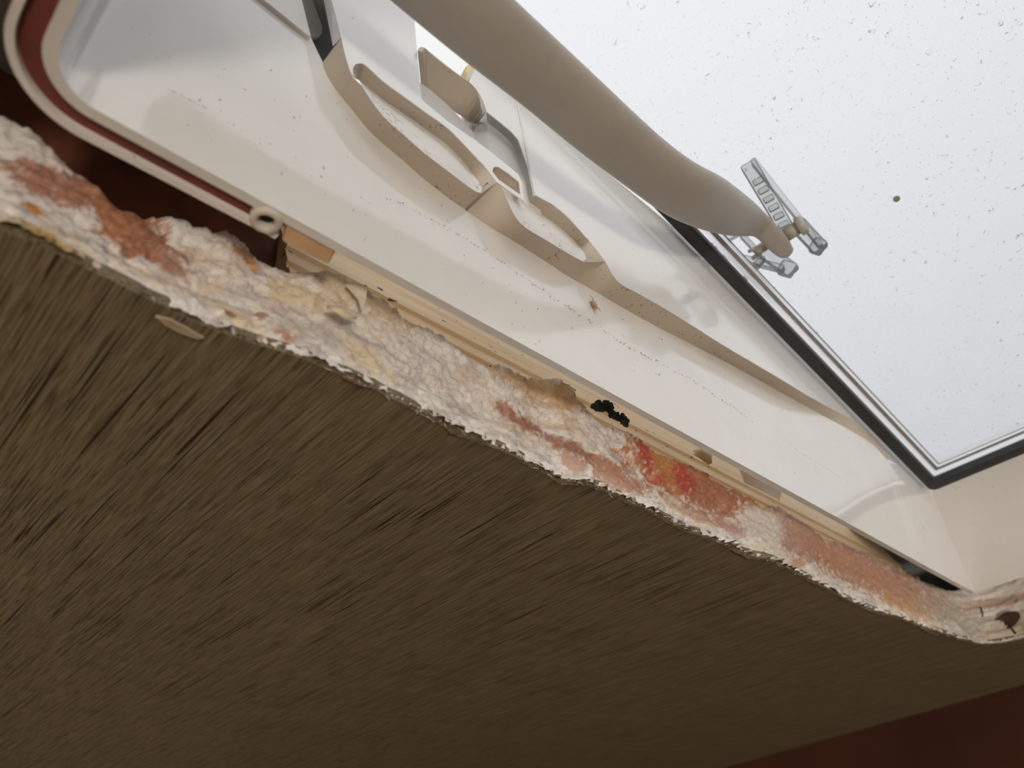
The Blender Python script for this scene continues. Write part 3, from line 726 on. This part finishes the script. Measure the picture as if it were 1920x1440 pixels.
# curled paper shreds and fibres standing off the foam
def shred(name, pts_px, y, w_px, mat, curl=.002, par=IN):
    """small curled strip: centre line in pixels at depth y, width in pixels"""
    a = []; b = []
    n = len(pts_px)
    for i, (u, v) in enumerate(pts_px):
        u0, v0 = pts_px[max(0, i - 1)]; u1, v1 = pts_px[min(n - 1, i + 1)]; d = Vector((u1 - u0, v1 - v0)).normalized(); wv = w_px * math.sin(math.pi * (i + .35) / (n - .3))
        a.append(bY(u - d.y * wv, v + d.x * wv, y - curl * math.sin(i / (n - 1) * 3.1))); b.append(bY(u + d.y * wv, v - d.x * wv, y))
    mid = [lerp(p, q, .5) + Vector((0, -curl * .4, 0)) for p, q in zip(a, b)]
    o = mesh(name, *grid([a, mid, b]), mat, par, True); s = o.modifiers.new('s', 'SOLIDIFY'); s.thickness = .0004; return o
shred('paper_shred', [(612, 575), (635, 580), (652, 592), (668, 596)], .1085, 7, M_CREAM)
fl = [bY(u, v, y) for u, v, y in [(650, 534, .1098), (672, 531, .1090), (689, 538, .1082), (686, 560, .1088), (680, 584, .1098), (673, 560, .1092)]]
o = mesh('paper_flap', *plate([fl], (0, .0004, 0)), M_CREAM, IN)
shred('sealant_lump', [(1300, 850), (1312, 848), (1326, 858), (1330, 870)], .1085, 11, simple('amber_sealant', (.62, .42, .22), .5), .002)
lp_ = []
for k in range(420):
    u = lerp(560, 1822, k / 419); v = interp(EDGE_PX, u) + 3.5; p = bZ(u, v, ZC - .0001); lp_.append(p)
rr = [.00008 + .0016 * max(0, -.04 + fbm(Vector((k * .045, 2, 0)), 2)) * (1 + 1.2 * fbm(Vector((k * .7, 7, 0)), 3)) + .0002 * abs(fbm(Vector((k * .6, 7, 0)), 3)) for k in range(420)]
V, F = tube(lp_, rr, 8)
V = [p + Vector((0, .5, .3)) * (.0009 * noise.noise(p * 2600)) for p in V]
mesh('frayed_lip', V, F, simple('brown_torn_lining', (.15, .11, .075), .95, .5, 900, .2, .8), IN, True)
M_FIB = simple('pale_fibre', (.70, .64, .55), .9)
rnd = random.Random(3); g = []
for i in range(130):                       # frayed hairs along the lower lip
    u = rnd.choice([rnd.uniform(980, 1560), rnd.uniform(600, 1820)]); x = None
    v0 = interp(EDGE_PX, u) + rnd.uniform(-12, 2); p = bY(u, v0, .1092 - .0004); q = p + Vector((rnd.uniform(-.0016, .0016), -rnd.uniform(.0001, .0012), -rnd.uniform(-.0003, .0014)))
    m = lerp(p, q, .5) + Vector((rnd.uniform(-.0005, .0005), 0, rnd.uniform(-.0005, .0005)))
    g.append(tube([p, m, q], [.00009, .00007, .00003], 4))
fb = mesh('frayed_fibres', *cat_geo(*g), M_FIB, IN); fb['kind'] = 'stuff'
# rot hole, its inner shade painted as a flat dark patch, and black threads in the right-hand foam
hc = bX(1886, 1166, HX1 + .0010); V = []; 
for k in range(16):
    a = k * math.pi / 8; r = 1 + .25 * noise.noise(Vector((k * .9, 4, 0))); V.append(hc + Vector((-.0008, -.0085 * r * math.cos(a), .0042 * r * math.sin(a) + .0018 * math.cos(a))))
V.append(hc + Vector((-.0002, 0, 0)))
mesh('rot_hole_shade', V, [(k, (k + 1) % 16, 16) for k in range(16)], simple('dark_red_rot_shade', (.075, .03, .022), .6, .3), IN)
for nm, pts in (('black_thread', [(1838, 1138), (1842, 1150), (1841, 1165), (1836, 1173)]), ('black_thread', [(1850, 1182), (1848, 1192)]), ('black_thread', [(1893, 1172), (1898, 1180), (1904, 1188)])):
    mesh(nm, *tube([bX(u, v, HX1 - .0012) for u, v in pts], .0005, 5), M_BLACK, IN)

# ------------------------------------------------------------------ small loose things
V = []; g = []
rnd = random.Random(11)
for i in range(44):
    t = rnd.random(); u = lerp(1118, 1176, t) + rnd.uniform(-4, 4); v = lerp(758, 792, t) + rnd.uniform(-7, 6) - (9 if .25 < t < .5 else 0)
    c = bY(u, v, .1085 + rnd.uniform(-.0015, .0015)); r = rnd.uniform(.0005, .0013)
    bm = bmesh.new(); bmesh.ops.create_icosphere(bm, subdivisions=2, radius=r); vs = [w.co * (1 + .9 * noise.noise(w.co * 1500 + Vector((i, 0, 0)))) + c for w in bm.verts]
    bm.verts.index_update(); g.append((vs, [tuple(w.index for w in fc.verts) for fc in bm.faces])); bm.free()
tag(mesh('debris_clump', *cat_geo(*g), M_BLACK), 'crumbly black debris clump lodged on top of the foam edge', 'debris')
# splinter peeling off the ceiling print
sp_ = [bZ(u, v, ZC - .0004) for u, v in [(292, 590), (320, 596), (350, 612), (383, 631), (368, 632), (335, 620), (310, 606)]]
tag(mesh('ceiling_splinter', *plate([sp_], (0, 0, -.0006)), simple('pale_splinter', (.42, .36, .25), .7)), 'thin pale splinter peeling from the ceiling edge', 'splinter')
# dead insect legs / cobweb knot on the lower panel
g = []
kc = bY(1113, 572, YP - .0006)
rnd = random.Random(5)
for i in range(9):
    a = rnd.uniform(0, 6.28); L = rnd.uniform(.0015, .0042); d = Vector((math.cos(a), 0, math.sin(a)))
    m = kc + d * L * .5 + Vector((rnd.uniform(-.0006, .0006), -.0006, rnd.uniform(-.0006, .0006))); g.append(tube([kc, m, kc + d * L], [.00022, .00014, .00006], 5))
g.append(tube([kc + Vector((-.0012, 0, .001)), kc, kc + Vector((.001, 0, -.0012))], [.0003, .0008, .0004], 8))
tag(mesh('cobweb_knot', *cat_geo(*g), simple('dry_insect', (.40, .26, .16), .7)), 'tiny tangled dead insect stuck on the white panel', 'insect')
# yellowed foam block seen through the pocket opening
yb = [bY(u, v, .100) for u, v in [(875, 122), (883, 116), (895, 120), (896, 140), (880, 158), (874, 148)]]
o = tag(mesh('foam_block', *plate([yb], (.002, .008, .001)), M_YEL), 'small yellowed foam block behind the white catch pocket', 'foam block'); bevel(o, .0008)
# line of grime beads along the moulding crease and scattered specks on the panel
g = []; rnd = random.Random(9)
pts = []
line = [(745, 378), (800, 408), (880, 452), (960, 505), (1040, 560), (1100, 598), (1160, 640), (1230, 678), (1300, 715), (1370, 762), (1412, 792)]
for a, b in zip(line, line[1:]):
    n = int((b[0] - a[0]) / 2.6)
    for i in range(n):
        if rnd.random() < .62: t = i / n; pts.append((lerp(a[0], b[0], t) + rnd.gauss(0, 1.2), lerp(a[1], b[1], t) + rnd.gauss(0, 1.4), rnd.choice([.6, .8, 1, 1.5])))
for (a, b) in (((1490, 842), (1590, 905)), ((310, 165), (390, 205))):
    for i in range(40):
        t = i / 40
        if rnd.random() < .7: pts.append((lerp(a[0], b[0], t) + rnd.gauss(0, .6), lerp(a[1], b[1], t) + rnd.gauss(0, .6), .6))
for i in range(60): pts.append((rnd.uniform(330, 1250), 0, .9))
for (u, v, s) in pts:
    if v == 0: v = lerp(interp([(330, 240), (1250, 770)], u) + 10 - 0, interp([(330, 60), (600, 130), (860, 395), (1250, 610)], u) + 25, rnd.random()); s = rnd.choice([.7, .9, 1.3, 1.8])
    if u > 1380: c = bY(u, v, lerp(YP, Y2, .25) - .0006)
    else: c = bY(u, v, YP - .00008)
    dep = c.length; r = s * dep / FPX * .9
    el = rnd.uniform(0, 3); ca, sa = math.cos(el), math.sin(el); k1, k2 = r * rnd.uniform(1, 1.9), r * .8
    q = [c + Vector((ca * k1, 0, sa * k1)), c + Vector((-sa * k2, -.0002, ca * k2)), c - Vector((ca * k1, 0, sa * k1)), c - Vector((-sa * k2, .0002, ca * k2)), c + Vector((0, -.0003, 0))]
    g.append((q, [(0, 1, 4), (1, 2, 4), (2, 3, 4), (3, 0, 4)]))
tag(mesh('grime_specks', *cat_geo(*g), simple('grime', (.10, .095, .085), .8)), 'dark grime specks along the crease of the white panel', 'grime', kind='stuff')
